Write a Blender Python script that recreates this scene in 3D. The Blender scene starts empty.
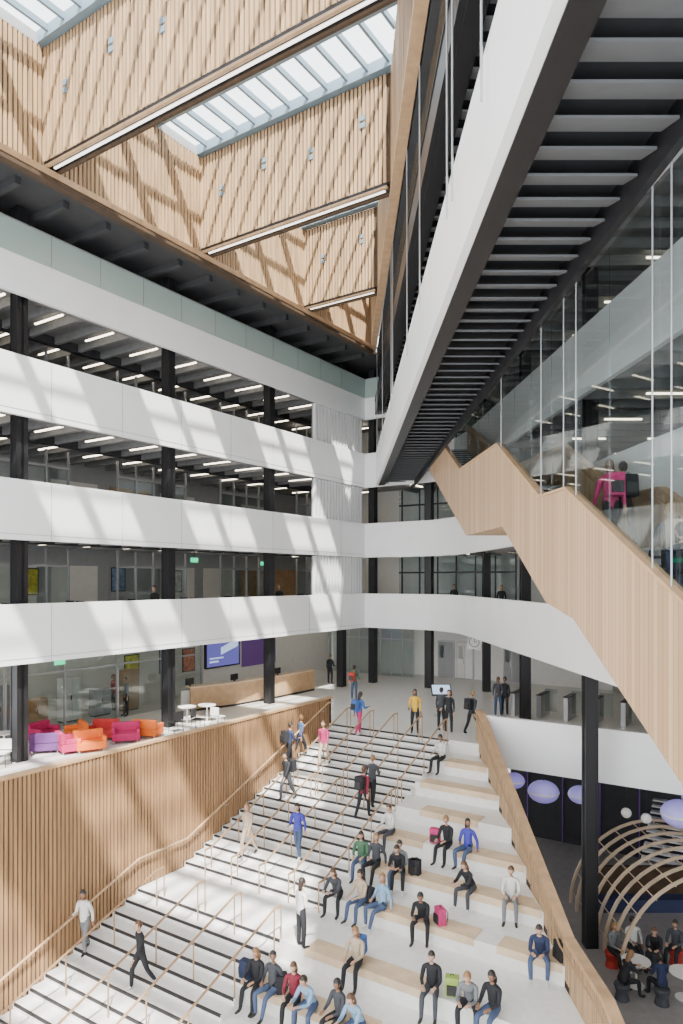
import bpy, bmesh, math, random
from mathutils import Vector, Matrix
random.seed(7)
EYE=6.1; F=700.0; HZ=580.0
Zv=Vector((0,0,1))
u=Vector((.55,.835,0)).normalized(); v=Vector((u.y,-u.x,0)); O=Vector((-.5,29.7,0))
def L(a,b,z=0): return O+v*a+u*b+Zv*z
def toab(p):
    d=Vector((p[0],p[1],0))-O
    return d.dot(v), d.dot(u)
def aX(X,b): return (X-O.x-u.x*b)/v.x      # a where the grid line b crosses a north-south line X
scene=bpy.context.scene

# ------------------------------------------------------------------ materials
MATS={}
def mat(name,col,rough=.6,metal=0,emit=None,es=0,noise=0,nscale=4,stretch=(1,1,1),bump=0,spec=.5):
    if name in MATS: return MATS[name]
    m=bpy.data.materials.new(name); m.use_nodes=True; nt=m.node_tree; b=nt.nodes['Principled BSDF']
    b.inputs['Base Color'].default_value=(*col,1); b.inputs['Roughness'].default_value=rough
    b.inputs['Metallic'].default_value=metal; b.inputs['Specular IOR Level'].default_value=spec
    if emit: b.inputs['Emission Color'].default_value=(*emit,1); b.inputs['Emission Strength'].default_value=es
    if noise>0:
        tc=nt.nodes.new('ShaderNodeTexCoord'); mp=nt.nodes.new('ShaderNodeMapping'); mp.inputs['Scale'].default_value=stretch
        n=nt.nodes.new('ShaderNodeTexNoise'); n.inputs['Scale'].default_value=nscale; n.inputs['Detail'].default_value=4
        r=nt.nodes.new('ShaderNodeValToRGB')
        r.color_ramp.elements[0].position=.3; r.color_ramp.elements[1].position=.7
        r.color_ramp.elements[0].color=(*[c*(1-noise) for c in col],1); r.color_ramp.elements[1].color=(*[min(1,c*(1+noise)) for c in col],1)
        nt.links.new(tc.outputs['Object'],mp.inputs['Vector']); nt.links.new(mp.outputs[0],n.inputs['Vector'])
        nt.links.new(n.outputs['Fac'],r.inputs['Fac']); nt.links.new(r.outputs[0],b.inputs['Base Color'])
        if bump>0:
            bp=nt.nodes.new('ShaderNodeBump'); bp.inputs['Strength'].default_value=bump; bp.inputs['Distance'].default_value=.02
            nt.links.new(n.outputs['Fac'],bp.inputs['Height']); nt.links.new(bp.outputs[0],b.inputs['Normal'])
    MATS[name]=m; return m
white=mat('white_painted_metal',(.84,.85,.86),.38,noise=.03,nscale=.6)
backing_shade=mat('corrugated_backing_shade',(.16,.165,.17),.6)  # backing coloured dark so the grooves between white ribs look shaded
whitec=mat('corrugated_rib_white',(.70,.71,.72),.5)
seamm=mat('panel_joint_grey',(.35,.36,.37),.6)
wall_w=mat('wall_plaster',(.76,.75,.72),.8,noise=.03)
wall_g=mat('grey_wall',(.36,.37,.38),.8,noise=.05)
stonew=mat('pale_terrazzo',(.77,.76,.73),.55,noise=.05,nscale=6)
floorm=mat('concourse_floor_stone',(.72,.70,.66),.3,noise=.05,nscale=3)
carpet=mat('gallery_carpet',(.24,.24,.25),.9,noise=.15)
black=mat('black_steel',(.010,.010,.012),.45)
nosing=mat('black_nosing',(.02,.02,.022),.6)
dark=mat('dark_soffit',(.035,.036,.04),.7,noise=.1)
ceil=mat('gallery_ceiling_grey',(.29,.29,.29),.8,noise=.1)
slatg=mat('grey_soffit_slat',(.12,.125,.135),.45,noise=.06)
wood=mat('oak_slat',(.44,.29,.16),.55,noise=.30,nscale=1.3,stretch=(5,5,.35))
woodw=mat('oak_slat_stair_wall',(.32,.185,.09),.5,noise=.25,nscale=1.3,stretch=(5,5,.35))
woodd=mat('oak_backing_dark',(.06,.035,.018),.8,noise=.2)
woodl=mat('oak_coping',(.47,.30,.165),.5,noise=.15,nscale=3)
woods=mat('ash_seat_plank',(.63,.48,.32),.5,noise=.15,nscale=2)
woodp=mat('pale_ply_rib',(.55,.43,.30),.5,noise=.12,nscale=2)
railm=mat('bronze_oak_handrail',(.35,.22,.12),.4)
steel=mat('brushed_steel',(.55,.56,.58),.3,metal=.8)
rodm=mat('rod_steel_grey',(.36,.37,.39),.35,metal=.5)
bar=mat('skylight_bar_blue_grey',(.18,.26,.32),.5)
led=mat('led_strip',(1,1,1),.5,emit=(1,.86,.66),es=8)
ledc=mat('led_channel',(.9,.9,.9),.5,emit=(1,.93,.82),es=3.0)
exitg=mat('exit_sign_green',(.0,.5,.2),.5,emit=(0,.8,.35),es=1.5)
purple=mat('purple_panel',(.22,.10,.42),.5)
lav=mat('lavender_lamp',(.42,.38,.75),.5,emit=(.30,.25,.8),es=.35)
def boards():
    m=bpy.data.materials.new('oak_board_cladding'); m.use_nodes=True; nt=m.node_tree; b=nt.nodes['Principled BSDF']; b.inputs['Roughness'].default_value=.5
    tc=nt.nodes.new('ShaderNodeTexCoord'); sp=nt.nodes.new('ShaderNodeSeparateXYZ'); nt.links.new(tc.outputs['Object'],sp.inputs[0])
    a=nt.nodes.new('ShaderNodeMath'); a.operation='MULTIPLY'; a.inputs[1].default_value=7.0; nt.links.new(sp.outputs['Y'],a.inputs[0])
    fr=nt.nodes.new('ShaderNodeMath'); fr.operation='FRACT'; nt.links.new(a.outputs[0],fr.inputs[0])
    fl=nt.nodes.new('ShaderNodeMath'); fl.operation='FLOOR'; nt.links.new(a.outputs[0],fl.inputs[0])
    wn=nt.nodes.new('ShaderNodeTexWhiteNoise'); wn.noise_dimensions='1D'; nt.links.new(fl.outputs[0],wn.inputs['W'])
    r=nt.nodes.new('ShaderNodeValToRGB'); r.color_ramp.elements[0].color=(.41,.26,.145,1); r.color_ramp.elements[1].color=(.54,.365,.215,1)
    nt.links.new(wn.outputs['Value'],r.inputs['Fac'])
    lt=nt.nodes.new('ShaderNodeMath'); lt.operation='LESS_THAN'; lt.inputs[1].default_value=.08; nt.links.new(fr.outputs[0],lt.inputs[0])
    mx=nt.nodes.new('ShaderNodeMixRGB'); mx.inputs[2].default_value=(.20,.12,.06,1)
    nt.links.new(lt.outputs[0],mx.inputs[0]); nt.links.new(r.outputs[0],mx.inputs[1]); nt.links.new(mx.outputs[0],b.inputs['Base Color'])
    return m
woodb=boards()
def glassmat(name,tint,gl,rough=.02,transl=0,tcol=(1,1,1)):
    m=bpy.data.materials.new(name); m.use_nodes=True; nt=m.node_tree; nt.nodes.clear()
    o=nt.nodes.new('ShaderNodeOutputMaterial'); t=nt.nodes.new('ShaderNodeBsdfTransparent'); t.inputs[0].default_value=(*tint,1)
    g=nt.nodes.new('ShaderNodeBsdfGlossy'); g.inputs['Roughness'].default_value=rough
    lw=nt.nodes.new('ShaderNodeLayerWeight'); lw.inputs['Blend'].default_value=.35
    ma=nt.nodes.new('ShaderNodeMath'); ma.operation='MULTIPLY_ADD'; ma.inputs[1].default_value=gl; ma.inputs[2].default_value=gl*.25
    nt.links.new(lw.outputs['Fresnel'],ma.inputs[0])
    mx=nt.nodes.new('ShaderNodeMixShader'); nt.links.new(ma.outputs[0],mx.inputs[0]); nt.links.new(t.outputs[0],mx.inputs[1]); nt.links.new(g.outputs[0],mx.inputs[2])
    last=mx
    if transl>0:
        tr=nt.nodes.new('ShaderNodeBsdfDiffuse'); tr.inputs[0].default_value=(*tcol,1); tt=nt.nodes.new('ShaderNodeBsdfTranslucent'); tt.inputs[0].default_value=(*tcol,1)
        m3=nt.nodes.new('ShaderNodeMixShader'); nt.links.new(tr.outputs[0],m3.inputs[1]); nt.links.new(tt.outputs[0],m3.inputs[2])
        m2=nt.nodes.new('ShaderNodeMixShader'); m2.inputs[0].default_value=transl
        nt.links.new(mx.outputs[0],m2.inputs[1]); nt.links.new(m3.outputs[0],m2.inputs[2]); last=m2
    nt.links.new(last.outputs[0],o.inputs[0]); return m
glass=glassmat('clear_glass',(.82,.86,.86),.14)
glassc=glassmat('clerestory_glass',(.70,.76,.78),.9)
glassg=glassmat('greenish_balustrade_glass',(.78,.90,.88),.4,transl=.60,tcol=(.82,.95,.92))
glassr=glassmat('rooflight_glass',(.98,.99,1),.1,transl=.05)

# ------------------------------------------------------------------ mesh builder
class MB:
    def __init__(s): s.v=[];s.f=[];s.mi=[];s.mats=[]
    def mid(s,m):
        if m not in s.mats: s.mats.append(m)
        return s.mats.index(m)
    def hexa(s,P,m):
        n=len(s.v); s.v+= [tuple(p) for p in P]; k=s.mid(m)
        for f in ((0,3,2,1),(4,5,6,7),(0,1,5,4),(1,2,6,5),(2,3,7,6),(3,0,4,7)):
            s.f.append(tuple(n+i for i in f)); s.mi.append(k)
    def quadbox(s,c4,z0,z1,m):
        z0=z0 if isinstance(z0,(list,tuple)) else [z0]*4; z1=z1 if isinstance(z1,(list,tuple)) else [z1]*4
        s.hexa([Vector((c[0],c[1],z)) for c,z in zip(c4,z0)]+[Vector((c[0],c[1],z)) for c,z in zip(c4,z1)],m)
    def ab(s,a0,a1,b0,b1,z0,z1,m): s.quadbox([L(a0,b0),L(a1,b0),L(a1,b1),L(a0,b1)],z0,z1,m)
    def xy(s,x0,x1,y0,y1,z0,z1,m): s.quadbox([(x0,y0),(x1,y0),(x1,y1),(x0,y1)],z0,z1,m)
    def prism(s,pts,z0,z1,m,mtop=None):
        n=len(s.v); k=len(pts); s.v+=[(p[0],p[1],z0) for p in pts]+[(p[0],p[1],z1) for p in pts]
        s.f.append(tuple(n+k-1-i for i in range(k))); s.mi.append(s.mid(m))
        s.f.append(tuple(n+k+i for i in range(k))); s.mi.append(s.mid(mtop or m))
        for i in range(k):
            j=(i+1)%k; s.f.append((n+i,n+j,n+k+j,n+k+i)); s.mi.append(s.mid(m))
    def slab_profile(s,prof_t,prof_b,x0,x1,m):
        for i in range(len(prof_t)-1):
            (y0,t0),(y1,t1)=prof_t[i],prof_t[i+1]; b0=prof_b[i][1]; b1=prof_b[i+1][1]
            s.hexa([Vector((x0,y0,b0)),Vector((x1,y0,b0)),Vector((x1,y1,b1)),Vector((x0,y1,b1)),
                    Vector((x0,y0,t0)),Vector((x1,y0,t0)),Vector((x1,y1,t1)),Vector((x0,y1,t1))],m)
    def tube(s,pts,r,m,n=6,caps=True):
        k=s.mid(m); pts=[Vector(p) for p in pts]; rings=[]
        for i,p in enumerate(pts):
            if i==0: d=pts[1]-p
            elif i==len(pts)-1: d=p-pts[-2]
            else: d=(pts[i+1]-p).normalized()+(p-pts[i-1]).normalized()
            d.normalize(); ref=Vector((0,0,1)) if abs(d.z)<.9 else Vector((1,0,0))
            e=d.cross(ref).normalized(); g=e.cross(d)
            base=len(s.v); rings.append(base)
            for j in range(n):
                t=2*math.pi*j/n; s.v.append(tuple(p+e*math.cos(t)*r+g*math.sin(t)*r))
        for a,b in zip(rings[:-1],rings[1:]):
            for j in range(n): s.f.append((a+j,a+(j+1)%n,b+(j+1)%n,b+j)); s.mi.append(k)
        if caps:
            s.f.append(tuple(rings[0]+j for j in reversed(range(n)))); s.mi.append(k)
            s.f.append(tuple(rings[-1]+j for j in range(n))); s.mi.append(k)
    def lathe(s,c,prof,m,n=20,axis=None):
        k=s.mid(m); c=Vector(c); base=len(s.v)
        for (r,z) in prof:
            for j in range(n):
                t=2*math.pi*j/n; s.v.append((c.x+r*math.cos(t),c.y+r*math.sin(t),c.z+z))
        for i in range(len(prof)-1):
            for j in range(n): s.f.append((base+i*n+j,base+i*n+(j+1)%n,base+(i+1)*n+(j+1)%n,base+(i+1)*n+j)); s.mi.append(k)
    def pathwall(s,pts,t,z0,z1,m):
        pts=[Vector((p[0],p[1],0)) for p in pts]; off=[]
        for i,p in enumerate(pts):
            d1=(pts[i]-pts[i-1]).normalized() if i>0 else (pts[1]-pts[0]).normalized()
            d2=(pts[i+1]-pts[i]).normalized() if i<len(pts)-1 else d1
            n1=Vector((-d1.y,d1.x,0)); n2=Vector((-d2.y,d2.x,0)); nn=(n1+n2).normalized(); off.append(p+nn*t/max(.3,nn.dot(n1)))
        for i in range(len(pts)-1): s.quadbox([pts[i],pts[i+1],off[i+1],off[i]],z0,z1,m)
    def make(s,name,parent=None,bevel=0,smooth=False):
        me=bpy.data.meshes.new(name); me.from_pydata(s.v,[],s.f)
        for m in s.mats: me.materials.append(m)
        me.polygons.foreach_set('material_index',s.mi)
        if smooth: me.polygons.foreach_set('use_smooth',[True]*len(me.polygons))
        bm=bmesh.new(); bm.from_mesh(me); bmesh.ops.recalc_face_normals(bm,faces=bm.faces); bm.to_mesh(me); bm.free()
        o=bpy.data.objects.new(name,me); scene.collection.objects.link(o)
        if parent: o.parent=parent
        if bevel>0:
            b=o.modifiers.new('bevel','BEVEL'); b.width=bevel; b.segments=2; b.limit_method='ANGLE'
        return o
def slats(mb,p0,d,n,length,z0,z1,pitch,w,dep,m,jit=0):
    k=int(length/pitch)
    for i in range(k):
        q=p0+d*(i*pitch+pitch*.5-w/2); dd=dep+(random.random()*jit)
        c=[q,q+d*w,q+d*w+n*dd,q+n*dd]
        t=(i+.5)*pitch
        a=z0(t) if callable(z0) else z0; b=z1(t) if callable(z1) else z1
        if b-a>.02: mb.quadbox(c,a,b,m)

# ------------------------------------------------------------------ main plan points
P1=L(-4.7,10.55); P2=L(.9,10.55)
def RX(Y): return P2.x+.0569*(P2.y-Y)
PN=Vector((RX(3),3,0))
FL=[4.1,8.2,12.3,16.4]
rnd=[]
for i in range(13):  # rounded corner at far right
    t=i/12; A=L(-1.2,10.55); B=Vector((RX(34.6),34.6,0)); rnd.append(A*(1-t)**2+P2*2*t*(1-t)+B*t*t)
path=[L(-4.7,-30),P1]+rnd+[PN]
GRID=[-24.8,-18.05,-11.3,-4.55,2.2,8.95]

def gallery(i,z):
    mb=MB()
    poly=[L(-13,-30),L(-4.75,-30),P1+Vector((0,.06,0))]+[p+Vector((.04,.06,0)) for p in rnd]+[PN,Vector((15,3,0)),Vector((15,38.7,0)),L(-13,16)]
    mb.prism(poly,z-.32,z,ceil,carpet)
    b=-29.5
    while b<9.5:
        mb.ab(-12.9,-4.95,b,b+.16,z-.62,z-.32,ceil)
        b+=1.125
    mb.ab(-5.6,-5.2,-30,10.2,z-.66,z-.32,ceil); mb.ab(-9.2,-8.9,-30,15.8,z-.66,z-.32,dark)
    y=3.5
    while y<36: mb.xy(RX(y)+.25,14.9,y,y+.16,z-.62,z-.32,ceil); y+=1.125
    a=-4
    while a<8: mb.ab(a,a+.16,10.9,15.8,z-.62,z-.32,ceil); a+=1.1
    mb.make('floor_gallery')
    mb=MB()
    b=-29
    while b<14:
        for a in (-7.6,-10.8): mb.ab(a,a+1.7,b,b+.07,z-.60,z-.55,led)
        b+=2.25
    y=4.2
    while y<36:
        for x in (9.2,12.2): mb.xy(x,x+1.3,y,y+.07,z-.6,z-.55,led)
        y+=3.375
    for a in (-2.5,.5,3.5): mb.ab(a,a+.09,12,13.5,z-.6,z-.55,led)
    mb.make('ceiling_light_strips')
    mb=MB()
    if i<3:
        mb.pathwall(path,.16,z-.78,z+1.17,white)
        mb.pathwall(path,.20,z+1.17,z+1.21,white)
        for b in range(-28,10,3): mb.ab(-4.7,-4.694,b,b+.02,z-.77,z+1.17,seamm)
        mb.ab(-4.7,-4.69,-30,10.4,z-.60,z-.585,seamm)
        mb.make('balcony_parapet')
    else:
        mb.pathwall(path,.16,z-.9,z+.36,white); mb.make('balcony_parapet')
        mb=MB(); mb.pathwall(path,.03,z+.365,z+1.45,glassg); mb.pathwall(path,.05,z+1.45,z+1.49,steel)
        for b in range(-28,10,2): mb.ab(-4.70,-4.69,b,b+.02,z+.4,z+1.45,rodm)
        mb.make('glass_balustrade')
for i,z in enumerate(FL): gallery(i,z)

mb=MB()
mb.ab(-13.2,-13,-30,16,3.5,19,wall_g)
for z in FL[:4]:
    b=-28
    while b<14:
        mb.ab(-13,-12.94,b,b+2.6,z,z+2.7,random.choice([wall_w,wall_g,wall_w,woodl])); b+=3.37
mb.make('wall_left')
mb=MB()
mb.ab(-13.2,8,16,16.2,0,19,wall_w); mb.make('wall_back')
mb=MB(); mb.xy(15,15.2,-15,39,-5.6,22.5,wall_g); mb.make('wall_right')
for i,z in enumerate(FL[:3]):
    mb=MB()
    for b0 in [x+1 for x in GRID]:
        mb.ab(-9.3,-9.25,b0,b0+4.2,z,z+2.6,glass)
        for k in range(5): mb.ab(-9.32,-9.2,b0+k*1.05-.03,b0+k*1.05+.03,z,z+3.3,rodm)
        mb.ab(-9.32,-9.2,b0,b0+4.2,z+2.55,z+2.65,rodm)
    for a in (-3.8,-2.6,-1.4,-.2,1,2.2,3.4): mb.ab(a-.03,a+.03,13.4,13.5,z,z+3.4,black)
    mb.ab(-4,3.4,13.42,13.45,z,z+3.4,glass); mb.ab(-4,3.4,13.4,13.5,z+2.4,z+2.5,black)
    mb.make('glazed_partition')
    mb=MB()
    for b0 in range(-20,9,3):
        mb.ab(-7.6,-6.0,b0,b0+.75,z+.70,z+.74,wall_w)
        for aa in (-7.55,-6.1): mb.ab(aa,aa+.05,b0+.05,b0+.7,z,z+.70,steel)
        for aa in (-7.3,-6.7): mb.ab(aa,aa+.5,b0+.4,b0+.43,z+.85,z+1.2,black); mb.ab(aa+.22,aa+.28,b0+.42,b0+.46,z+.74,z+.9,black)
    mb.make('office_desk')
# clerestory glazing on the top gallery
mb=MB()
mb.ab(-5.64,-5.62,-30,8,16.45,18.4,glassc)
b=-30
while b<8: mb.ab(-5.68,-5.58,b,b+.05,16.4,18.4,black); b+=1.6875
mb.make('glazed_partition')
mb=MB()
for z0,z1 in ((5.32,7.4),(9.42,11.5),(13.52,15.48)):
    mb.ab(-5.0,-4.97,5.6,10.5,z0-.05,z1-.01,backing_shade)
    slats(mb,L(-4.97,5.6),u,v,4.9,z0-.05,z1-.01,.30,.17,.19,whitec)
mb.make('corrugated_cladding_panel')

def column(x,y,z0,z1,s=.22,rot=True):
    mb=MB(); c=Vector((x,y,0)); ex,ey=(v,u) if rot else (Vector((1,0,0)),Vector((0,1,0)))
    def bxx(a,b,c0,c1): mb.quadbox([c-ex*a-ey*b,c+ex*a-ey*b,c+ex*a+ey*b,c-ex*a+ey*b],c0,c1,black)
    bxx(s,s*.25,z0,z1); bxx(s*.9,s,z0,z0+.04)
    mb.quadbox([c-ex*s-ey*s,c-ex*(s*.72)-ey*s,c-ex*(s*.72)+ey*s,c-ex*s+ey*s],z0,z1,black)
    mb.quadbox([c+ex*s*.72-ey*s,c+ex*s-ey*s,c+ex*s+ey*s,c+ex*(s*.72)+ey*s],z0,z1,black)
    bxx(s*.95,s*.9,z0,z1)
    mb.make('steel_column')
for b,db in zip(GRID[1:],(.5,.5,.4,.25,0)):
    p=L(-5.3,b+db); column(p.x,p.y,0,18.6,.20)
for a,b in ((-4.6,11.3),(-.9,11.3)):
    p=L(a,b); column(p.x,p.y,0,18.6,.20)
for y in (38.4,30.3,22.4,14.5): column(7.95,y,-5.6 if y<26 else 0,18.6,.2,rot=False)

# ------------------------------------------------------------------ concourse floor + stair
mb=MB()
mb.prism([L(-13,-30),L(-.2,-30),L(-.2,.02),L(aX(14.99,0),.02),Vector((14.99,38.7,0)),L(-13,16)],-.65,0,wall_w,floorm)
mb.make('floor_concourse')
T=.44; R=.16; bl0=-19*T; bl1=bl0-1.95; aS=5.5
def zstair(b):
    if b>=0: return 0
    if b>bl0: return -R*(int(-b/T)+1)
    if b>bl1: return -3.2
    return max(-5.6,-3.2-R*(int((bl1-b)/T)+1))
TD=-bl0/6; TR=3.2/7; TD2=1.36; TR2=.48
def ztier(b):
    if b>=0: return 0
    if b>bl0: return -TR*(int(-b/TD)+1)
    if b>bl1: return -3.2
    return max(-5.6,-3.2-TR2*(int((bl1-b)/TD2)+1))
mb=MB()
def nose(b0,z): mb.ab(.05,aS-.02,b0-.008,b0+.04,z-.06,z+.004,nosing)
for i in range(19):
    z=-R*(i+1); b1=-T*i; b0=b1-T
    mb.ab(0,aS,b0,b1,z-.45,z,stonew); nose(b0,z)
nose(0,0)
mb.prism([L(0,bl1),L(aX(5.1,bl1),bl1),L(aX(5.1,bl0),bl0),L(0,bl0)],-3.7,-3.2,stonew)
nose(bl1,-3.2)
for i in range(15):
    z=-3.2-R*(i+1); b1=bl1-T*i; b0=b1-T
    mb.ab(0,aS,b0,b1,z-.45,z,stonew); nose(b0,z)
mb.make('grand_staircase')
mb=MB()
def tier(b0,b1,z,th,rngs,body=True):
    def q(A0,A1,B0,B1,z0,z1,m,X=None):
        e0=min(A1,aX(X,B0)) if X else A1; e1=min(A1,aX(X,B1)) if X else A1
        mb.quadbox([L(A0,B0),L(e0,B0),L(e1,B1),L(A0,B1)],z0,z1,m)
    if body: q(aS,99,b0,b1,z-th-.1,z,stonew,5.1)
    for (r0,r1) in rngs:
        if aX(5.05,b0)<=r0: continue
        for k in range(5): q(r0,r1,b0-.01+k*.115,b0+.095+k*.115,z,z+.035,woods,5.05)
        q(r0,r1,b0-.03,b0,z-.16,z+.03,woods,5.05)
ranges=[[(6.0,9)],[(5.7,9)],[(6.4,8.4)],[(5.7,7.2),(8.2,12)],[(6.2,12)],[(7.2,10.0),(10.6,13)]]
for k in range(6): tier(-TD*(k+1),-TD*k,-TR*(k+1),TR,ranges[k])
for k in range(5): tier(bl1-TD2*(k+1),bl1-TD2*k,-3.2-TR2*(k+1),TR2,[[(5.7,9)],[(6.4,11)],[(5.7,12)],[(5.8,12)],[(5.8,12)]][k])
tier(bl1,bl1+.6,-3.2,TR2,[(6.3,9.6)],False)
mb.make('seating_tiers')

mb=MB()
mb.ab(-.16,-.06,-24,.2,-5.6,1.06,woodd)
def zlow(t): return zstair(-24+t+.0)
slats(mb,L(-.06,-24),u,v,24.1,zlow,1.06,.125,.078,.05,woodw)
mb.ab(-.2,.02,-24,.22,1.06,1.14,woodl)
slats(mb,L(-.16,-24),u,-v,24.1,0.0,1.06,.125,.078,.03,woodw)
mb.make('slatted_stair_wall')
def bY(Y): return (Vector((5.1,Y,0))-O).dot(u)
def YB(b): return O.y+(b-(5.1-O.x)*u.x)/u.y
prof=[(26.6,1.12),(YB(0)-.1,1.12),(YB(bl0),-2.12),(YB(bl1),-2.12),(YB(bl1-6.8),-4.5),(3.5,-4.5)]
def ptop(Y):
    for (y0,z0),(y1,z1) in zip(prof[:-1],prof[1:]):
        if y0>=Y>=y1: return z0+(z1-z0)*(y0-Y)/(y0-y1)
    return prof[-1][1]
mb=MB()
mb.slab_profile([(y,z-.05) for y,z in prof],[(y,-5.6) for y,z in prof],5.13,5.27,woodd)
mb.slab_profile([(y,z+.06) for y,z in prof],[(y,z-.05) for y,z in prof],5.08,5.32,woodl)
slats(mb,Vector((5.13,26.6,0)),Vector((0,-1,0)),Vector((-1,0,0)),23,lambda t:ztier(bY(26.6-t)+.3)-.3,lambda t:ptop(26.6-t)-.05,.12,.075,.03,wood)
slats(mb,Vector((5.27,26.6,0)),Vector((0,-1,0)),Vector((1,0,0)),23,-5.6,lambda t:ptop(26.6-t)-.05,.12,.075,.05,wood)
mb.tube([(4.98,y,z-.12) for y,z in prof],.025,railm)
mb.make('oak_stair_balustrade')
mb=MB(); a0=aX(5.4,0)
mb.ab(a0,aX(14.9,0),-.14,.0,-.7,1.08,white); mb.ab(a0,aX(14.9,0),-.17,.05,1.08,1.12,white); mb.make('concourse_parapet')
def zl(b):
    if b>=0: return 0
    if b>bl0: return b*(3.2+R)/(-bl0)*1.0
    if b>bl1: return -3.2
    return -3.2+(b-bl1)*R/T
def rail(a,b1,b0,h=.95,loop=True):
    mb=MB(); n=max(1,round((b1-b0)/1.45))
    st=[b1+(b0-b1)*i/n for i in range(n+1)]
    pts=[L(a,b,zl(b)+h) for b in st]
    if loop: pts=[L(a,b1+.28,zl(b1)+h)]+pts+[L(a,b0-.28,zl(b0)+h)]
    mb.tube(pts,.030,railm)
    for b in st: 
        mb.tube([L(a,b,zstair(b+.01)-.02),L(a,b,zl(b)+h)],.020,railm)
    if loop:
        for e,bb in ((pts[0],b1+.28),(pts[-1],b0-.28)): mb.tube([L(a,bb,zstair(bb)),e],.020,railm)
    mb.make('stair_handrail')
for a in (1.1,2.2,3.3,4.4,5.46):
    rail(a,-.35,-3.7); rail(a,-4.4,bl0+.1)
for a in (1.1,2.75,4.1,5.46): rail(a,bl1-.2,bl1-6.2)
mb=MB(); pts=[L(.12,.0,.95),L(.12,-.3,.93),L(.12,bl0,-3.2+.93),L(.12,bl1,-2.27),L(.12,bl1-6.6,-5.6+.93),L(.12,-22,-4.67)]
mb.tube(pts,.035,woodl,8)
for k in range(0,13):
    b=-.6-k*1.45
    mb.tube([L(-.02,b,zl(b)+.82),L(.12,b,zl(b)+.9)],.014,steel)
mb.make('stair_handrail')

mb=MB(); mb.xy(-16,15,-5,45,-5.9,-5.6,mat('lower_hall_floor',(.28,.27,.26),.4,noise=.1)); mb.make('floor_lower_hall')
mb=MB(); mb.ab(5.4,18.4,7,7.2,-5.6,-.66,dark)
for k in range(7): mb.ab(6.2+k*1.6,6.24+k*1.6,6.95,7,-5.6,-.7,purple)
mb.make('wall_lower_hall')

# ------------------------------------------------------------------ roof
ZB=19.0; ZT=22.5; AL=-2.8
def arx(b): return aX(1.6,b)
for b in GRID[0:5]:
    mb=MB(); a1=arx(b); h=.2
    mb.quadbox([L(AL,b-h),L(arx(b-h),b-h),L(arx(b+h),b+h),L(AL,b+h)],ZB,ZT,woodd)
    slats(mb,L(AL,b-h),v,-u,arx(b-h)-AL,ZB-.02,ZT,.16,.10,.05,wood,.02)
    slats(mb,L(AL,b+h),v,u,arx(b+h)-AL,ZB-.02,ZT,.16,.10,.05,wood,.02)
    mb.quadbox([L(AL,b-h-.05),L(a1,b-h-.05),L(a1,b+h+.05),L(AL,b+h+.05)],ZB-.12,ZB-.02,black)
    mb.quadbox([L(AL,b-h-.06),L(a1,b-h-.06),L(a1,b-h+.03),L(AL,b-h+.03)],ZB-.20,ZB-.12,woodl)
    mb.quadbox([L(AL,b+h-.03),L(a1,b+h-.03),L(a1,b+h+.06),L(AL,b+h+.06)],ZB-.20,ZB-.12,woodd)
    mb.quadbox([L(AL+.2,b-.035),L(a1-.2,b-.035),L(a1-.2,b+.035),L(AL+.2,b+.035)],ZB-.16,ZB-.12,ledc)
    for k in range(5):
        aa=AL+1.0+k*2.1
        if aa<a1-.5:
            for dz in (0,.24): mb.ab(aa,aa+.2,b-h-.09,b-h-.04,ZB+1.7+dz+.35*(k%2),ZB+1.86+dz+.35*(k%2),bar)
    mb.make('timber_roof_baffle')
mb=MB()
mb.ab(AL-.25,AL-.05,-30,8.2,ZB,ZT,woodd)
slats(mb,L(AL-.05,-30),u,v,38.1,ZB-.3,ZT,.16,.10,.06,wood,.02)
mb.ab(AL-.3,AL+.06,-30,8.0,ZB-.5,ZB-.3,black); mb.ab(AL+.06,AL+.16,-30,8.0,ZB-.42,ZB-.22,woodl)
mb.ab(AL-.1,AL+.2,-30,8.0,ZB-.62,ZB-.5,woodd)
mb.make('timber_roof_wall')
mb=MB()
mb.xy(1.65,1.8,-15,39.0,ZB,ZT,woodd)
slats(mb,Vector((1.65,-10,0)),Vector((0,1,0)),Vector((-1,0,0)),48,ZB-.2,ZT,.16,.10,.05,wood,.02)
mb.xy(1.58,1.9,-15,39.0,ZB-.35,ZB-.2,woodl)
mb.make('timber_roof_wall')
mb=MB()
mb.prism([L(-13.2,-48),L(AL,-48),L(AL,8.1),Vector((1.65,38.3,0)),Vector((1.65,-15,0)),Vector((15.2,-15,0)),Vector((15.2,38.9,0)),L(-13.2,16.2)],ZT+.02,ZT+.35,wall_g)
mb.make('ceiling_roof')
mb=MB()
mb.ab(-13,AL-.3,-30,15.9,ZB-.35,ZB-.2,dark)
b=-29
while b<10: mb.ab(-12.5,-3.6,b,b+.2,ZB-.6,ZB-.35,dark); b+=1.7
mb.quadbox([(1.95,-15),(14.9,-15),(14.9,38.5),(1.95,39.0)],ZB-.35,ZB-.2,dark)
mb.prism([L(AL-.3,8.3),Vector((1.9,39.0,0)),Vector((14.9,38.5,0)),L(-12.9,15.9)],ZB-.34,ZB-.2,dark)
mb.make('ceiling_top_gallery')
mb=MB()
b=-27
while b<8:
    mb.ab(-9.5,-7.8,b,b+.1,ZB-.62,ZB-.56,led); b+=2.6
mb.make('ceiling_light_strips')
mb=MB()
b=-30+.4
while b<7.5:
    if arx(b)>AL: mb.ab(AL-.1,arx(b)+.1,b-.16,b+.16,ZT+.05,ZT+.42,bar)
    b+=2.25
for k in range(30):
    a=AL+.5+k*.8; bmax=(1.6-O.x-v.x*a)/u.x
    if bmax>-30: mb.ab(a-.045,a+.045,-30,bmax,ZT+.18,ZT+.38,bar)
mb.make('rooflight_frame')
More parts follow.
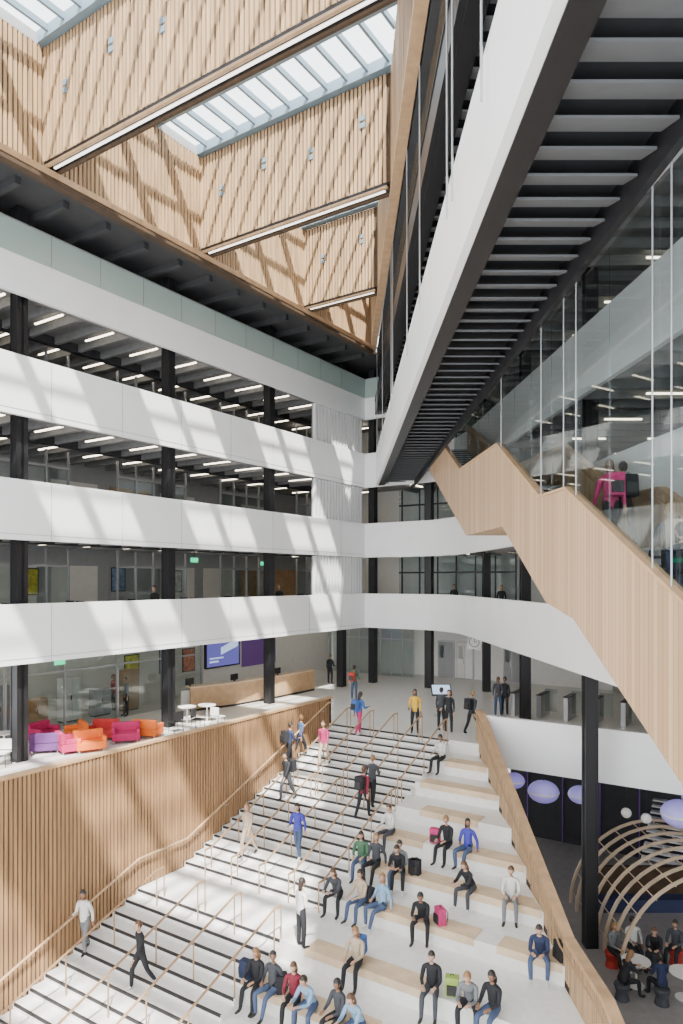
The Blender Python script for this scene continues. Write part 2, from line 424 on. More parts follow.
mb=MB(); mb.prism([L(AL,-30),L(arx(-30),-30),Vector((1.65,38.2,0))],ZT+.43,ZT+.45,glassr); mb.make('window_rooflight')

# ------------------------------------------------------------------ bridges on the right
def bridge(z,x0,x1,fas,zf0,zf1,y0=1,y1=41):
    mb=MB()
    mb.xy(x0+.1,x1,y0,y1,z-.35,z,dark)
    mb.xy(x0,x0+.14,y0,y1,zf0,zf1,fas); mb.xy(x0-.03,x0+.2,y0,y1,zf1,zf1+.04,fas)
    mb.xy(x0+.14,x0+.5,y0,y1,zf0-.02,z-.3,black)
    mb.xy(x1-.12,x1,y0,y1,zf0-.15,z+.05,black)
    y=y0+.2
    while y<y1-.4:
        mb.hexa([Vector((x0+.52,y,z-.66)),Vector((x1-.14,y,z-.66)),Vector((x1-.14,y+.5,z-.50)),Vector((x0+.52,y+.5,z-.50)),
                 Vector((x0+.52,y,z-.62)),Vector((x1-.14,y,z-.62)),Vector((x1-.14,y+.5,z-.46)),Vector((x0+.52,y+.5,z-.46))],slatg)
        y+=.6
    mb.make('elevated_walkway')
bridge(12.3,2.0,4.2,white,11.58,13.35)
bridge(16.4,1.95,4.2,black,15.7,16.5)
mb=MB(); mb.xy(4.14,4.17,6,33,12.36,13.4,glass); mb.xy(1.97,1.99,1,39,16.56,17.5,glass); mb.make('glass_balustrade')
mb=MB()
for px_y in (9.5,12,12.6,17,20.3,26,26.8,32.5,37.5):
    mb.tube([(1.9,px_y,12.6),(1.9,px_y,18.6)],.02,steel,8); 
mb.make('suspension_rod')

# ------------------------------------------------------------------ suspended oak staircase
XS0,XS1=4.2,6.05
fp=[(33.2,12.3),(24.8,8.9),(18.9,8.65),(14.8,6.75),(13.1,6.7),(7.2,4.1),(4.0,4.1)]
tp=[(y,z+1.1) for y,z in fp]
ys=sorted(set([33.2,31,24.8,23.6,18.9,18.3,14.8,14.4,13.1,12.7,7.2,6.8,4.0]),reverse=True)
bp=[(34,11.55),(23.6,7.6),(18.3,7.5),(14.3,5.6),(12.7,5.4),(6.8,2.75),(3.5,2.75)]
def interp(P,Y):
    for (y0,z0),(y1,z1) in zip(P[:-1],P[1:]):
        if y0>=Y>=y1: return z0+(z1-z0)*(y0-Y)/(y0-y1)
    return P[0][1] if Y>P[0][0] else P[-1][1]
mb=MB()
T1=[(y,interp(tp,y)) for y in ys]; B1=[(y,interp(bp,y)) for y in ys]
mb.slab_profile(T1,B1,XS0,XS0+.10,woodb)
mb.slab_profile(T1,[(y,interp(fp,y)-.3) for y in ys],XS1-.10,XS1,woodb)
mb.slab_profile([(y,z+.05) for y,z in T1],T1,XS0-.03,XS0+.14,woodl)
mb.slab_profile([(y,z+.05) for y,z in T1],T1,XS1-.14,XS1+.03,woodl)
mb.slab_profile([(y,interp(bp,y)+.12) for y in ys],B1,XS0+.1,XS1,woodb)
mb.tube([(XS0+.2,y,interp(fp,y)+.95) for y,_ in fp],.025,woodl); mb.tube([(XS1-.2,y,interp(fp,y)+.95) for y,_ in fp],.025,woodl)
for (y0,z0),(y1,z1) in zip(fp[:-1],fp[1:]):
    if z0-z1>.6:
        n=round((z0-z1)/.17)
        for k in range(n):
            ya=y0+(y1-y0)*k/n; yb=y0+(y1-y0)*(k+1)/n; z=z0-(z0-z1)*(k+1)/n
            mb.xy(XS0+.1,XS1-.1,yb,ya,z-.35,z,wall_g); mb.xy(XS0+.1,XS1-.1,yb-.01,yb+.05,z-.04,z+.01,nosing)
    else: mb.xy(XS0+.1,XS1-.1,y1,y0,min(z0,z1)-.3,min(z0,z1),wall_g)
mb.xy(XS0,6.1,33.2,36,11.7,12.3,wall_g)
mb.make('suspended_oak_staircase')
mb=MB()
for y in (27,18.5,14.8,13.3,12.6,9.5,8.95): mb.tube([(XS0+.02,y,interp(tp,y)-.2),(XS0+.02,y,11.5)],.013,rodm,8)
mb.make('suspension_rod')
mb=MB()
y=31.0
while y>6:
    y2=y-1.5; mb.hexa([Vector((XS0+.05,y,interp(tp,y)+.08)),Vector((XS0+.07,y,interp(tp,y)+.08)),Vector((XS0+.07,y2,interp(tp,y2)+.08)),Vector((XS0+.05,y2,interp(tp,y2)+.08)),
      Vector((XS0+.05,y,11.4)),Vector((XS0+.07,y,11.4)),Vector((XS0+.07,y2,11.4)),Vector((XS0+.05,y2,11.4))],glass) if interp(tp,y)<11 else None
    y=y2-.03
mb.make('glass_stair_screen')

# ------------------------------------------------------------------ concourse fittings
mb=MB()
mb.ab(-10.9,-10.7,-12,15.9,0,3.45,wall_w); mb.ab(-10.7,-10.64,6.5,9.6,1.0,3.0,purple)
mb.make('wall_concourse')
mb=MB()
mb.ab(-10.68,-10.55,3.4,6.2,1.2,2.9,black)
scr=mat('screen_purple_image',(.08,.06,.25),.3,emit=(.12,.12,.42),es=1.0); scrl=mat('screen_light',(.5,.6,.8),.3,emit=(.45,.6,.85),es=1.1)
mb.ab(-10.55,-10.54,3.5,6.1,1.28,2.82,scr)
mb.quadbox([L(-10.54,4.6),L(-10.53,4.6),L(-10.53,6),L(-10.54,6)],[1.9,1.9,2.3,2.3],[2.3,2.3,2.75,2.75],scrl)
mb.ab(-10.54,-10.53,3.7,4.4,1.5,1.6,scrl); mb.ab(-10.54,-10.53,3.7,4.8,1.7,1.78,scrl)
mb.make('wall_display_screen')
mb=MB()
c=[L(-6.9,-1.3),L(-6.2,1),L(-5.9,4),L(-5.8,7.0)]
mb.pathwall(c,.1,.1,1.08,woodl); mb.pathwall(c,.55,1.08,1.14,woods); mb.pathwall([p-v*.6 for p in c],.08,0,.9,wall_w); mb.pathwall(c,.08,0,.1,black)
for k in range(3):
    p=c[k]-v*.35; mb.quadbox([p,p+v*.05,p+v*.05+u*.5,p+u*.5],1.2,1.5,black); mb.quadbox([p+u*.22,p+v*.08+u*.22,p+v*.08+u*.28,p+u*.28],1.12,1.2,black)
mb.make('reception_desk')
mb=MB()
for b in [ -12+k*2.6 for k in range(6)]: mb.ab(-8.55,-8.45,b-.04,b+.04,0,3.4,rodm)
mb.ab(-8.52,-8.49,-12,1,0,3.3,glass); mb.ab(-8.55,-8.45,-12,1,2.35,2.42,rodm)
for b in (-9.4,-4.2): mb.ab(-8.45,-8.42,b,b+.04,.2,2.2,steel)
mb.make('glazed_partition')
for k in range(6):
    mb=MB(); a_,b_=-9.9,-11+k*1.6; hh=1.9 if k%2 else 1.2; mm=[wall_w,wall_g,woodl][k%3]
    mb.ab(a_,a_+.4,b_,b_+.9,.06,hh,mm); mb.ab(a_+.4,a_+.42,b_+.02,b_+.44,.1,hh-.04,mm); mb.ab(a_+.4,a_+.42,b_+.46,b_+.88,.1,hh-.04,mm)
    mb.ab(a_+.42,a_+.45,b_+.38,b_+.41,hh*.5,hh*.5+.2,black); mb.ab(a_+.03,a_+.37,b_+.03,b_+.87,0,.06,black); mb.make('storage_cabinet')
for i,(b_,z_,cc) in enumerate(((-2,1.2,(.7,.7,.1)),(0.2,1.3,(.1,.4,.6)),(1.8,1.2,(.7,.2,.1)),(-6,5.4,(.7,.6,.05)),(-9,5.4,(.6,.55,.1)),(-1,5.5,(.2,.3,.5)),(3,5.4,(.7,.7,.7)))):
    mb=MB(); aa=-10.69 if z_<4 else -12.93; mm=mat('poster_print_%d'%i,cc,.6,noise=.5,nscale=5)
    mb.ab(aa,aa+.03,b_,b_+.9,z_,z_+1.25,black); mb.ab(aa+.03,aa+.035,b_+.05,b_+.85,z_+.05,z_+1.2,mm); mb.make('framed_poster')
for (a,b,z) in ((-6,-9,3.0),(-8.4,1.5,3.0),(-6.2,-2,6.9),(-8,5,6.9)):
    mb=MB(); mb.ab(a,a+.05,b,b+.42,z,z+.2,exitg); mb.tube([L(a+.02,b+.2,z+.2),L(a+.02,b+.2,z+.45)],.012,black); mb.make('exit_sign')
for k,(a,m2) in enumerate(((-2.5,wall_g),(-1.2,wall_w),(1.8,wall_g))):
    mb=MB(); mb.ab(a-.06,a+1.06,15.86,15.99,0,2.3,steel); mb.ab(a,a+.48,15.83,15.87,0.02,2.2,m2); mb.ab(a+.52,a+1.0,15.83,15.87,0.02,2.2,m2)
    mb.ab(a+.4,a+.44,15.78,15.83,.9,1.3,steel); mb.ab(a+.1,a+.36,15.815,15.83,1.2,2.0,glass); mb.make('door_%d'%(k+1))
mb=MB()
for k in range(9): mb.ab(-10+k*.8,-9.95+k*.8,14.5,14.6,0,3.3,steel)
mb.ab(-10,-3.6,14.54,14.56,0,3.3,glass); mb.ab(-10,-3.6,14.5,14.6,2.3,2.38,steel); mb.make('glazed_partition')
mb=MB(); q=L(1.3,11.6,2.6)
mb.quadbox([q,q+v*.8,q+v*.8+u*.06,q+u*.06],2.3,3.1,wall_w)
for i in range(24):
    t=i/24*math.tau; t2=(i+1)/24*math.tau; C=q+v*.4-u*.01
    mb.tube([C+v*.28*math.cos(t)+Zv*(.1+.28*math.sin(t)),C+v*.28*math.cos(t2)+Zv*(.1+.28*math.sin(t2))],.015,black,4)
mb.tube([C+Zv*.1,C+Zv*.3],.012,black,4); mb.tube([C+Zv*.1,C+v*.14+Zv*.1],.012,black,4)
mb.tube([q+v*.4+Zv*.5,q+v*.4+Zv*.85],.02,black,4)
mb.make('wall_clock_sign')
def onfloor(px,py,z=0):
    Y=(EYE-z)*F/(py-HZ); return Vector(((px-341.5)*Y/F,Y,z))
k0=onfloor(441,716)
mb=MB(); mb.quadbox([k0+Vector((-.1,-.05,0)),k0+Vector((.1,-.05,0)),k0+Vector((.1,.05,0)),k0+Vector((-.1,.05,0))],0,1.0,steel)
mb.hexa([k0+Vector(p) for p in ((-.45,-.3,.95),(.45,-.3,.95),(.45,.2,1.35),(-.45,.2,1.35),(-.45,-.34,1.0),(.45,-.34,1.0),(.45,.16,1.4),(-.45,.16,1.4))],black)
mb.hexa([k0+Vector(p) for p in ((-.4,-.3,1.03),(.4,-.3,1.03),(.4,.12,1.37),(-.4,.12,1.37),(-.4,-.305,1.04),(.4,-.305,1.04),(.4,.115,1.38),(-.4,.115,1.38))],scrl)
mb.quadbox([k0+Vector((-.3,-.25,0)),k0+Vector((.3,-.25,0)),k0+Vector((.3,.25,0)),k0+Vector((-.3,.25,0))],0,.03,steel)
mb.make('information_kiosk')
for i in range(5):
    p=Vector((7.6+i*1.0,31.5-i*.6,0)); mb=MB()
    mb.quadbox([p,p+v*.2,p+v*.2+u*1.3,p+u*1.3],0,1.0,steel); mb.quadbox([p-v*.02,p+v*.22,p+v*.22+u*1.32,p+u*1.32-v*.02],1.0,1.04,black)
    mb.quadbox([p+v*.2+u*.6,p+v*.75+u*.6,p+v*.75+u*.63,p+v*.2+u*.63],.25,1.25,glass); mb.make('security_turnstile',bevel=.02)
def sofa(p,col,nm,rot,w=1.15):
    m=mat('upholstery_'+nm,col,.8,noise=.08); mb=MB()
    mb.xy(-w/2,w/2,-.38,.38,.12,.42,m); mb.xy(-w/2,w/2,.2,.4,.42,.80,m); mb.xy(-w/2,-w/2+.14,-.38,.3,.42,.6,m); mb.xy(w/2-.14,w/2,-.38,.3,.42,.6,m)
    for x in (-w/2+.1,w/2-.1):
        for y in (-.3,.3): mb.xy(x-.03,x+.03,y-.03,y+.03,0,.12,steel)
    o=mb.make('sofa',bevel=.035); o.location=p; o.rotation_euler=(0,0,rot); o.scale=(.88,.88,.9); return o
OR=(.80,.17,.02); MG=(.50,.02,.12); PU=(.12,.04,.17); RD=(.5,.03,.03)
for (px,py,c,n,r) in ((90,751,OR,'orange',.6),(68,752,MG,'magenta',2.2),(46,752,PU,'plum',3.4),(148,737,OR,'orange',2.9),(126,742,MG,'magenta',.3),(76,741,OR,'orange',-1.0),(44,741,MG,'magenta',1.2),(104,739,RD,'red',0)):
    sofa(onfloor(px,py),c,n,r)
def table(p,col,r=.38,h=.72,nm='cafe_table'):
    mb=MB(); mb.lathe(p,[(0.001,h+.03),(r,h+.03),(r,h),(.03,h-.01),(.03,.03),(r*.6,.02),(r*.6,0),(.001,0)],col,20); mb.make(nm,smooth=False)
for (px,py) in ((4,754),(207,722),(187,724)): table(onfloor(px,py),wall_w)
def chair(p,rot,col,nm='dining_chair'):
    mb=MB(); mb.xy(-.22,.22,-.22,.22,.42,.46,col); mb.xy(-.22,.22,.19,.23,.5,.85,col)
    for x in (-.2,.2):
        for y in (-.2,.2): mb.tube([(x*1.1,y*1.1,0),(x*.9,y*.9,.43)],.013,black)
        mb.tube([(x,.2,.43),(x,.21,.85)],.013,black)
    o=mb.make(nm,bevel=.01); o.location=p; o.rotation_euler=(0,0,rot)
for i,(px,py) in enumerate(((2,766),(198,730),(218,727),(176,732))): chair(onfloor(px,py),i*1.3,[wall_w,black][i%2])

# lower hall pod (arched ply lattice)
mb=MB(); cx,cy,Rr=11.3,23.2,2.95
def arc(y,R,m,w=.055,th=.10,n=24):
    for i in range(n):
        t0=math.pi*i/n; t1=math.pi*(i+1)/n
        def pt(t,r,yy): return Vector((cx-r*math.cos(t),yy,-5.6+r*math.sin(t)))
        mb.hexa([pt(t0,R,y),pt(t0,R+th,y),pt(t0,R+th,y+w),pt(t0,R,y+w),pt(t1,R,y),pt(t1,R+th,y),pt(t1,R+th,y+w),pt(t1,R,y+w)],m)
for k in range(8): arc(cy-2.4+k*.65,Rr,woodp)
for k in range(13):
    t=math.pi*(k+.5)/13; p=Vector((cx-(Rr-.02)*math.cos(t),0,-5.6+(Rr-.02)*math.sin(t)))
    mb.tube([(p.x,cy-2.4,p.z),(p.x,cy+2.2,p.z)],.025,woodp,4)
mb.xy(cx-2.6,cx+2.6,cy+1.9,cy+2.1,-5.6,-4.2,woodd)
mb.xy(cx-2.4,cx+2.4,cy+1.4,cy+1.9,-5.6,-5.15,mat('upholstery_navy',(.03,.04,.10),.8))
mb.make('arched_timber_pod')
for i,(x,y,z,r) in enumerate(((7.3,25.3,-1.55,.55),(8.75,25.6,-1.75,.45),(11.1,22.9,-1.55,.62),(12.6,24.6,-1.6,.6),(6.4,26.0,-1.35,.4))):
    mb=MB(); pr=[(.001+r*math.sin(t*math.pi/12),r*.72*math.cos(t*math.pi/12)) for t in range(13)]
    mb.lathe((x,y,z),pr,lav,28); mb.lathe((x,y,z),[(r*1.01,-.03),(r*1.02,0),(r*1.01,.03)],wall_w,28); mb.tube([(x,y,z+r*.7),(x,y,-.65)],.012,black,4); mb.make('pendant_lamp',smooth=True)
for i,(x,y,z) in enumerate(((9.6,23.6,-1.75),(10.1,23.2,-1.8))):
    mb=MB(); pr=[(.001+.17*math.sin(t*math.pi/8),.17*math.cos(t*math.pi/8)) for t in range(9)]
    mb.lathe((x,y,z),pr,wall_w,16); mb.tube([(x,y,z+.16),(x,y,-.65)],.01,black,4); mb.make('globe_pendant_lamp',smooth=True)
mb=MB()
for k in range(14): mb.ab(11.6,14.0,6.6-k*.28,6.9-k*.28,-3.0-k*.17,-2.95-k*.17,white)
mb.ab(11.5,11.6,2.9,6.9,-5.5,-5.3,black)
mb.make('lower_hall_stair')

# ------------------------------------------------------------------ people
def seg_dist(p,a,b):
    ab=b-a; t=max(0,min(1,(p-a).dot(ab)/max(1e-9,ab.length_squared))); return (p-a-ab*t).length
def build_person(pose,longhair):
    V=[];E=[];Rd=[];Lb=[]
    def add(p,r,par,l):
        V.append(Vector(p)); Rd.append(r if isinstance(r,tuple) else (r,r)); Lb.append(l)
        if par is not None: E.append((par,len(V)-1))
        return len(V)-1
    sit=pose['sit']; pz=.12 if sit else .95
    lean=pose.get('lean',0.03); t=Vector((0,math.sin(lean),math.cos(lean)))
    P=Vector((0,0,pz))
    pel=add(P,(.135,.10),None,2)
    sp=add(P+t*.17,(.13,.10),pel,1); ch=add(P+t*.36,(.155,.11),sp,1); ub=add(P+t*.46,(.10,.075),ch,1)
    nb=add(P+t*.52,.052,ub,0); nt_=add(P+t*.575+Vector((0,.01,0)),.05,nb,0)
    for s,(ud,fd),(td,sd) in ((-1,pose['armL'],pose['legL']),(1,pose['armR'],pose['legR'])):
        ud=Vector(ud).normalized(); fd=Vector(fd).normalized(); td=Vector(td).normalized(); sd=Vector(sd).normalized()
        sh=P+t*.44+Vector((s*.175,0,0)); i1=add(sh,.062,ub,1)
        el=sh+ud*.28; i2=add(sh+ud*.14,.055,i1,1); i3=add(el,.046,i2,1)
        wr=el+fd*.24; i4=add(el+fd*.12,.042,i3,1); i5=add(wr,.029,i4,1)
        pm=wr+fd*.075; i6=add(pm,(.036,.018),i5,0)
        side=fd.cross(Vector((1,0,0)));  side=side.normalized() if side.length>.2 else Vector((0,0,1))
        lat=fd.cross(side).normalized(); curl=side*(-1 if side.z>0 else 1)*.35
        for k,ln in enumerate((.062,.074,.07,.054)):
            o_=pm+lat*((k-1.5)*.02)+fd*.018; f0=add(o_,.0095,i6,0)
            f1=add(o_+fd*ln*.5+curl*.02,.009,f0,0); add(o_+fd*ln*.85+curl*.09,.0075,f1,0)
        th=add(wr+fd*.03+lat*(-.03*1),.011,i5,0); add(wr+fd*.075+lat*(-.055)+curl*.03,.009,th,0)
        hp=P+Vector((s*.085,0,-.02)); j1=add(hp,(.092,.088),pel,2); kn=hp+td*.43
        j2=add(hp+td*.2,.085,j1,2); j3=add(kn,.063,j2,2); an=kn+sd*.40
        j4=add(kn+sd*.15,.062,j3,2); j5=add(an,.048,j4,2)
        fdv=Vector((s*.12,1,0)).normalized()
        j6=add(an+Vector((0,0,-.045))+fdv*.03,.044,j5,3); j7=add(an+Vector((0,0,-.055))+fdv*.13,(.046,.03),j6,3); add(an+Vector((0,0,-.06))+fdv*.185,(.036,.02),j7,3)
    me=bpy.data.meshes.new('sk'); me.from_pydata([tuple(p) for p in V],E,[]); ob=bpy.data.objects.new('sk',me); scene.collection.objects.link(ob)
    md=ob.modifiers.new('s','SKIN'); md.use_smooth_shade=True
    lay=me.skin_vertices[0].data
    for i,r in enumerate(Rd): lay[i].radius=r; lay[i].use_root=(i==0)
    sd_=ob.modifiers.new('ss','SUBSURF'); sd_.levels=1; sd_.render_levels=1
    dg=bpy.context.evaluated_depsgraph_get(); m2=bpy.data.meshes.new_from_object(ob.evaluated_get(dg)); bpy.data.objects.remove(ob)
    bm=bmesh.new(); bm.from_mesh(m2)
    segs=[(V[a],V[b],Lb[b],max(Rd[b])) for a,b in E]
    for f in bm.faces:
        c=f.calc_center_median(); best=min(segs,key=lambda s_:seg_dist(c,s_[0],s_[1])-s_[3]*.7); f.material_index=best[2]; f.smooth=True
    hc=P+t*.60+Vector((0,.025,.095)); hl=pose.get('look',0)
    HR=Matrix.Translation(hc)@Matrix.Rotation(pose.get('turn',0),4,'Z')@Matrix.Rotation(hl,4,'X')
    def ell(c,sx,sy,sz,mi,seg=14,rg=10,fn=None,M=HR):
        r=bmesh.ops.create_uvsphere(bm,u_segments=seg,v_segments=rg,radius=1); vs=r['verts']; fs=set()
        for q in vs:
            q.co=Vector((q.co.x*sx,q.co.y*sy,q.co.z*sz))
            if fn: q.co=fn(q.co)
            q.co=M@(q.co+Vector(c))
            for f in q.link_faces: fs.add(f)
        for f in fs: f.material_index=mi; f.smooth=True
        return vs,fs
    def face(q):
        if q.z<0: k=1+.30*q.z/.115; q=Vector((q.x*k,q.y*(1+.12*q.z/.115),q.z))
        if q.y>.06 and abs(q.x)<.018 and -.04<q.z<.02: q.y+=.02
        return q
    ell((0,0,0),.074,.093,.115,0,18,14,face)
    ell((0,.094,-.012),.012,.02,.018,0,6,5)
    for s in (-1,1): ell((s*.076,.0,-.005),.012,.02,.03,0,6,5); ell((s*.028,.083,.012),.010,.008,.006,5,6,4)
    ell((0,.082,-.052),.022,.008,.005,5,6,4)
    vs,fs=ell((0,-.012,.018),.084,.098,.116,4,18,14)
    inv=HR.inverted(); dl=[]
    for f in fs:
        c=inv@f.calc_center_median()
        if (c.y>.035 and c.z<.062) or (c.z<-.03 and c.y>-.02): dl.append(f)
    bmesh.ops.delete(bm,geom=dl,context='FACES')
    if longhair:
        ell((0,-.07,-.10),.078,.045,.15,4,12,8)
    zmin=min(q.co.z for q in bm.verts)
    if not sit:
        for q in bm.verts: q.co.z-=zmin
    me3=bpy.data.meshes.new('person_mesh')
    for i in range(6): me3.materials.append(eyem)
    bm.to_mesh(me3); bm.free()
    return me3
eyem=mat('dark_lips_eyes',(.06,.03,.03),.4)
POSES={
 'stand':dict(sit=False,armL=((-.15,.0,-1),(-.05,.25,-1)),armR=((.15,0,-1),(.0,.9,-.3)),legL=((-.06,0.02,-1),(0,-.02,-1)),legR=((.08,.05,-1),(0,-.05,-1))),
 'walk':dict(sit=False,lean=.08,armL=((-.12,.4,-1),(-.05,.7,-1)),armR=((.12,-.4,-1),(.05,-.1,-1)),legL=((-.03,-.3,-1),(0,-.65,-1)),legR=((.03,.5,-1),(0,.05,-1))),
 'walk2':dict(sit=False,lean=.1,look=-.2,armL=((-.14,-.35,-1),(-.05,.0,-1)),armR=((.14,.2,-1),(-.2,1,.1)),legL=((-.03,.4,-1),(0,-.1,-1)),legR=((.03,-.22,-1),(0,-.5,-1))),
 'sit':dict(sit=True,lean=.12,look=-.3,armL=((-.15,.45,-1),(.35,1,-.1)),armR=((.15,.45,-1),(-.35,1,-.1)),legL=((-.15,1,-.1),(0,.05,-1)),legR=((.15,1,-.1),(0,.2,-1))),
 'sitlean':dict(sit=True,lean=.5,look=-.35,armL=((-.1,.75,-.9),(.35,.9,.15)),armR=((.1,.75,-.9),(-.35,.9,.15)),legL=((-.3,1,-.1),(.05,-.1,-1)),legR=((.25,1,-.1),(-.05,.15,-1))),
 'sitturn':dict(sit=True,lean=-.06,turn=.7,armL=((-.35,-.25,-1),(-.1,.1,-1)),armR=((.15,.4,-1),(-.6,1,0)),legL=((-.1,1,-.1),(.0,.35,-1)),legR=((.3,1,-.08),(-.15,.1,-1))),
}
PM={}
for k,p in POSES.items():
    for lh in (0,1): PM[(k,lh)]=build_person(p,lh)
SK=[(.50,.30,.20),(.45,.26,.17),(.25,.13,.08),(.55,.35,.25)]
HA=[(.03,.02,.015),(.10,.05,.025),(.02,.018,.017),(.25,.14,.06)]
COL=dict(bk=(.015,.016,.02),dg=(.05,.055,.065),gr=(.16,.17,.18),wh=(.62,.62,.60),nv=(.02,.03,.08),bl=(.05,.13,.38),rb=(.05,.05,.36),pk=(.50,.04,.16),mr=(.20,.02,.04),ye=(.70,.42,.04),gn=(.06,.14,.08),rd=(.45,.04,.03),be=(.45,.36,.26),jn=(.06,.09,.17),lb=(.22,.36,.52),lm=(.28,.4,.08))
def cm(c,p='fabric_'): return mat(p+c,COL[c],.85,noise=.12,nscale=9)
sks=[mat('skin_%d'%i,c,.55) for i,c in enumerate(SK)]; has=[mat('hair_%d'%i,c,.5) for i,c in enumerate(HA)]
shoem=mat('shoe_dark',(.02,.02,.02),.5); shoew=mat('shoe_white',(.6,.6,.6),.5)
cnt=[0]
def backpack_mesh(mb,m,m2):
    mb.xy(-.15,.15,-.10,.10,0,.42,m); mb.xy(-.11,.11,.10,.15,.05,.26,m2)
    mb.tube([(-.09,-.1,.4),(-.1,-.17,.3),(-.1,-.16,.12),(-.1,-.1,.04)],.014,m2,5); mb.tube([(.09,-.1,.4),(.1,-.17,.3),(.1,-.16,.12),(.1,-.1,.04)],.014,m2,5)
    mb.tube([(-.04,0,.42),(-.02,0,.46),(.02,0,.46),(.04,0,.42)],.01,m2,5)
def person(loc,face,pose,top,trs,lh=None,name='student',bag=None,sc=1.0,shoe=None):
    i=cnt[0]; cnt[0]+=1; lh=(i%2) if lh is None else lh
    nm={'stand':'standing_','walk':'walking_','walk2':'walking_'}.get(pose,'seated_')+name
    o=bpy.data.objects.new(nm,PM[(pose,lh)]); scene.collection.objects.link(o)
    ms=[sks[i%4 if i%5 else 0],cm(top),cm(trs),shoe or (shoew if i%3==0 else shoem),has[(i*7)%4],eyem]
    for s_,m in zip(o.material_slots,ms): s_.link='OBJECT'; s_.material=m
    o.location=loc; o.rotation_euler=(0,0,math.atan2(face.y,face.x)-math.pi/2); o.scale=(sc,)*3
    if bag:
        mb=MB(); backpack_mesh(mb,cm(bag),shoem); b=mb.make('backpack',parent=o,bevel=.03)
        pz=.12 if POSES[pose]['sit'] else .95; b.location=(0,-.23,pz+.05)
        b.rotation_euler=(POSES[pose].get('lean',0),0,math.pi)
    return o
def surf(X,Y):
    a,b=toab((X,Y))
    if X>5.1: return 0 if b>=0 else -5.6
    if b>=0 or a<0: return 0
    return zstair(b) if a<aS else ztier(b)
def hit(px,py):
    Y=10.0
    while Y<50:
        X=(px-341.5)*Y/F; z=EYE-(py-HZ)*Y/F
        if z<=surf(X,Y): return Vector((X,Y,surf(X,Y)))
        Y+=.01
    return Vector((0,45,0))
W=[(354,700,'stand','gn','jn',0,'rd',1),(330,684,'stand','bk','bk',0,None,1),(415,733,'stand','ye','bk',1,None,-1),(449,734,'stand','bk','bk',1,None,-1),(441,731,'stand','dg','bk',0,None,1),
 (472,734,'walk','dg','bk',0,'bk',1),(359,737,'walk2','bl','pk',1,'bl',1),(324,768,'walk','pk','be',1,None,-1),(289,770,'walk2','nv','bk',0,'bk',1),(300,758,'walk','jn','bk',0,None,1),
 (287,800,'walk','bk','dg',1,'bk',-1),(363,821,'walk','mr','bk',0,'bk',1),(298,862,'walk2','rb','jn',1,None,-1),(248,857,'walk','be','be',1,None,-1),(85,952,'walk2','wh','gr',0,None,-1),
 (141,988,'walk','bk','bk',0,None,-1),(301,950,'stand','wh','bk',1,None,1),(372,806,'walk2','dg','bk',0,None,1),
 (505,716,'stand','bk','bk',0,None,-1),(498,716,'stand','dg','jn',1,None,1),(126,716,'stand','gr','bk',0,None,-1),(114,712,'stand','rd','bk',1,None,-1)]
for (px,py,ps,tp_,tr_,lh,bg,dr) in W:
    p=hit(px,py); d=u*dr; d=Matrix.Rotation(random.uniform(-.4,.4),3,'Z')@d
    person(p,d,ps,tp_,tr_,lh,bag=bg)
S=[(440,768,'sit','wh','bk',0),(390,835,'sit','wh','dg',0),(405,868,'sitlean','bk','jn',0),(446,862,'sit','bk','bk',0),(466,866,'sitturn','rb','jn',1),(470,908,'sitlean','bk','dg',1),
 (356,882,'sit','gn','jn',1),(373,884,'sitturn','dg','bk',1),(389,897,'sit','gr','bk',0),(336,912,'sitlean','dg','bk',1),(360,917,'sit','be','jn',1),(380,922,'sitturn','lb','jn',1),
 (421,938,'sitlean','bk','bk',0),(520,892,'sit','wh','gr',0),(546,972,'sitlean','nv','jn',0),(262,980,'sit','bk','bk',1),(278,988,'sitturn','dg','jn',0),(306,992,'sit','mr','bk',1),(328,995,'sitlean','lb','jn',0),
 (353,988,'sit','be','bk',1),(338,1022,'sit','dg','bk',1),(362,1026,'sitlean','lb','jn',1),(428,1018,'sit','bk','dg',0),(468,1030,'sitlean','gr','bk',0),(492,1032,'sit','bk','jn',1)]
fr_up=[(-TD*(k+1),-TR*(k+1)) for k in range(6)]+[(bl1,-3.2)]+[(bl1-TD2*(k+1),-3.2-TR2*(k+1)) for k in range(4)]
for n,(px,py,ps,tp_,tr_,lh) in enumerate(S):
    p=hit(px,py); a,b=toab(p); bf,z=min(fr_up,key=lambda q:abs(q[0]+.15-b)); a=max(a,5.8)
    a=min(a,aX(4.6,bf))
    d=Matrix.Rotation(random.uniform(-.35,.35),3,'Z')@(-u)
    person(L(a,bf+.12,z+.035),d,ps,tp_,tr_,lh,bag=('bl' if n==19 else None))
    if n in (2,3,8,12,15,17,22,14,11):
        mb=MB(); c1=cm(['bk','dg','bk','pk','lm','bk','nv','bk','bk'][n%9]); backpack_mesh(mb,c1,shoem); o=mb.make('backpack',bevel=.03)
        o.location=L(a+(-.45 if n%2 else .45),bf+.2,z+.035); o.rotation_euler=(0,0,random.uniform(0,6))
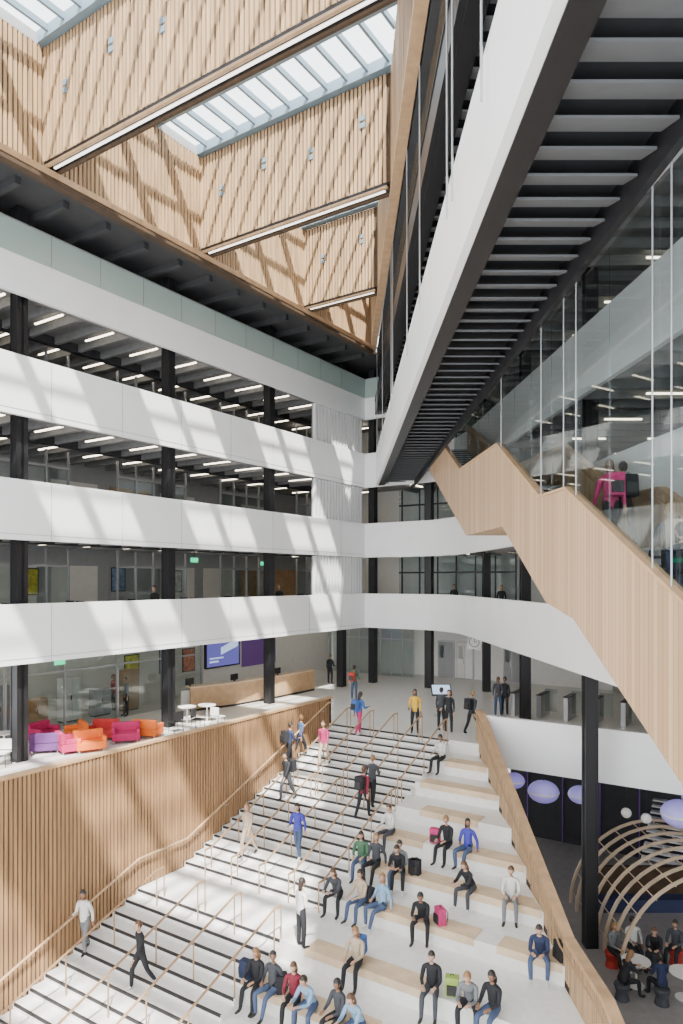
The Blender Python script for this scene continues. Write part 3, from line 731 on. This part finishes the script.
for (x,y,ps,tp_,tr_,bg,dr) in ((5.0,13.0,'walk','pk','bk','pk',1),(5.5,13.6,'walk2','bk','bk','bk',1),(5.0,10.6,'walk','dg','bk','be',1),(4.75,9.7,'walk2','nv','dg','bk',1),(5.3,23,'walk2','be','dg',None,-1)):
    person(Vector((x,y,interp(fp,y)-.02)),Vector((0,dr,0)),ps,tp_,tr_,bag=bg)
for p in (L(.5,11.6,4.1),L(4,9.6,4.1),Vector((8.6,27,4.1)),L(-5.8,3.9,4.1),L(-6.4,-3.9,4.1)): person(p,-u,'stand','bk','bk')
for i,(px,py,ps,c) in enumerate(((612,952,'sit','gr'),(633,948,'sitturn','wh'),(655,952,'sitlean','bk'),(676,950,'sit','dg'),(622,985,'sitlean','bk'),(662,990,'sit','nv'))):
    p=onfloor(px,py+14,-5.6); f=(Vector((8.8,19.9,0))-Vector((p.x,p.y,0))).normalized()
    person(Vector((p.x,p.y,-5.6+.45)),f,ps,c,'bk')
    mb=MB(); mb.lathe((p.x,p.y,-5.6),[(.001,.45),(.2,.45),(.22,.40),(.16,.2),(.2,0),(.001,0)],cm('rd' if i%3==0 else 'dg'),16); mb.make('pouf_stool',smooth=False)
table(Vector((8.5,20.2,-5.6)),wall_w,.4,.7); table(Vector((9.6,19.6,-5.6)),wall_w,.4,.7)

# ------------------------------------------------------------------ light + world + camera
w=bpy.data.worlds.new('world'); scene.world=w; w.use_nodes=True; bg=w.node_tree.nodes['Background']
bg.inputs[0].default_value=(.95,.975,1,1); bg.inputs[1].default_value=5.0
sd=bpy.data.lights.new('sun','SUN'); sd.energy=24; sd.angle=.015; sd.color=(1,.95,.87)
so=bpy.data.objects.new('sun',sd); scene.collection.objects.link(so)
sdir=(-v*.40+u*.46-Zv*.85).normalized(); so.rotation_euler=sdir.to_track_quat('-Z','Y').to_euler(); so.location=(10,-10,40)
cd=bpy.data.cameras.new('camera'); co=bpy.data.objects.new('camera',cd); scene.collection.objects.link(co)
co.location=(0,0,EYE); co.rotation_euler=(math.pi/2,0,0)
cd.sensor_fit='AUTO'; cd.sensor_width=36; cd.lens=F/1024*36; cd.shift_y=(HZ-512)/1024; cd.clip_end=300
scene.camera=co
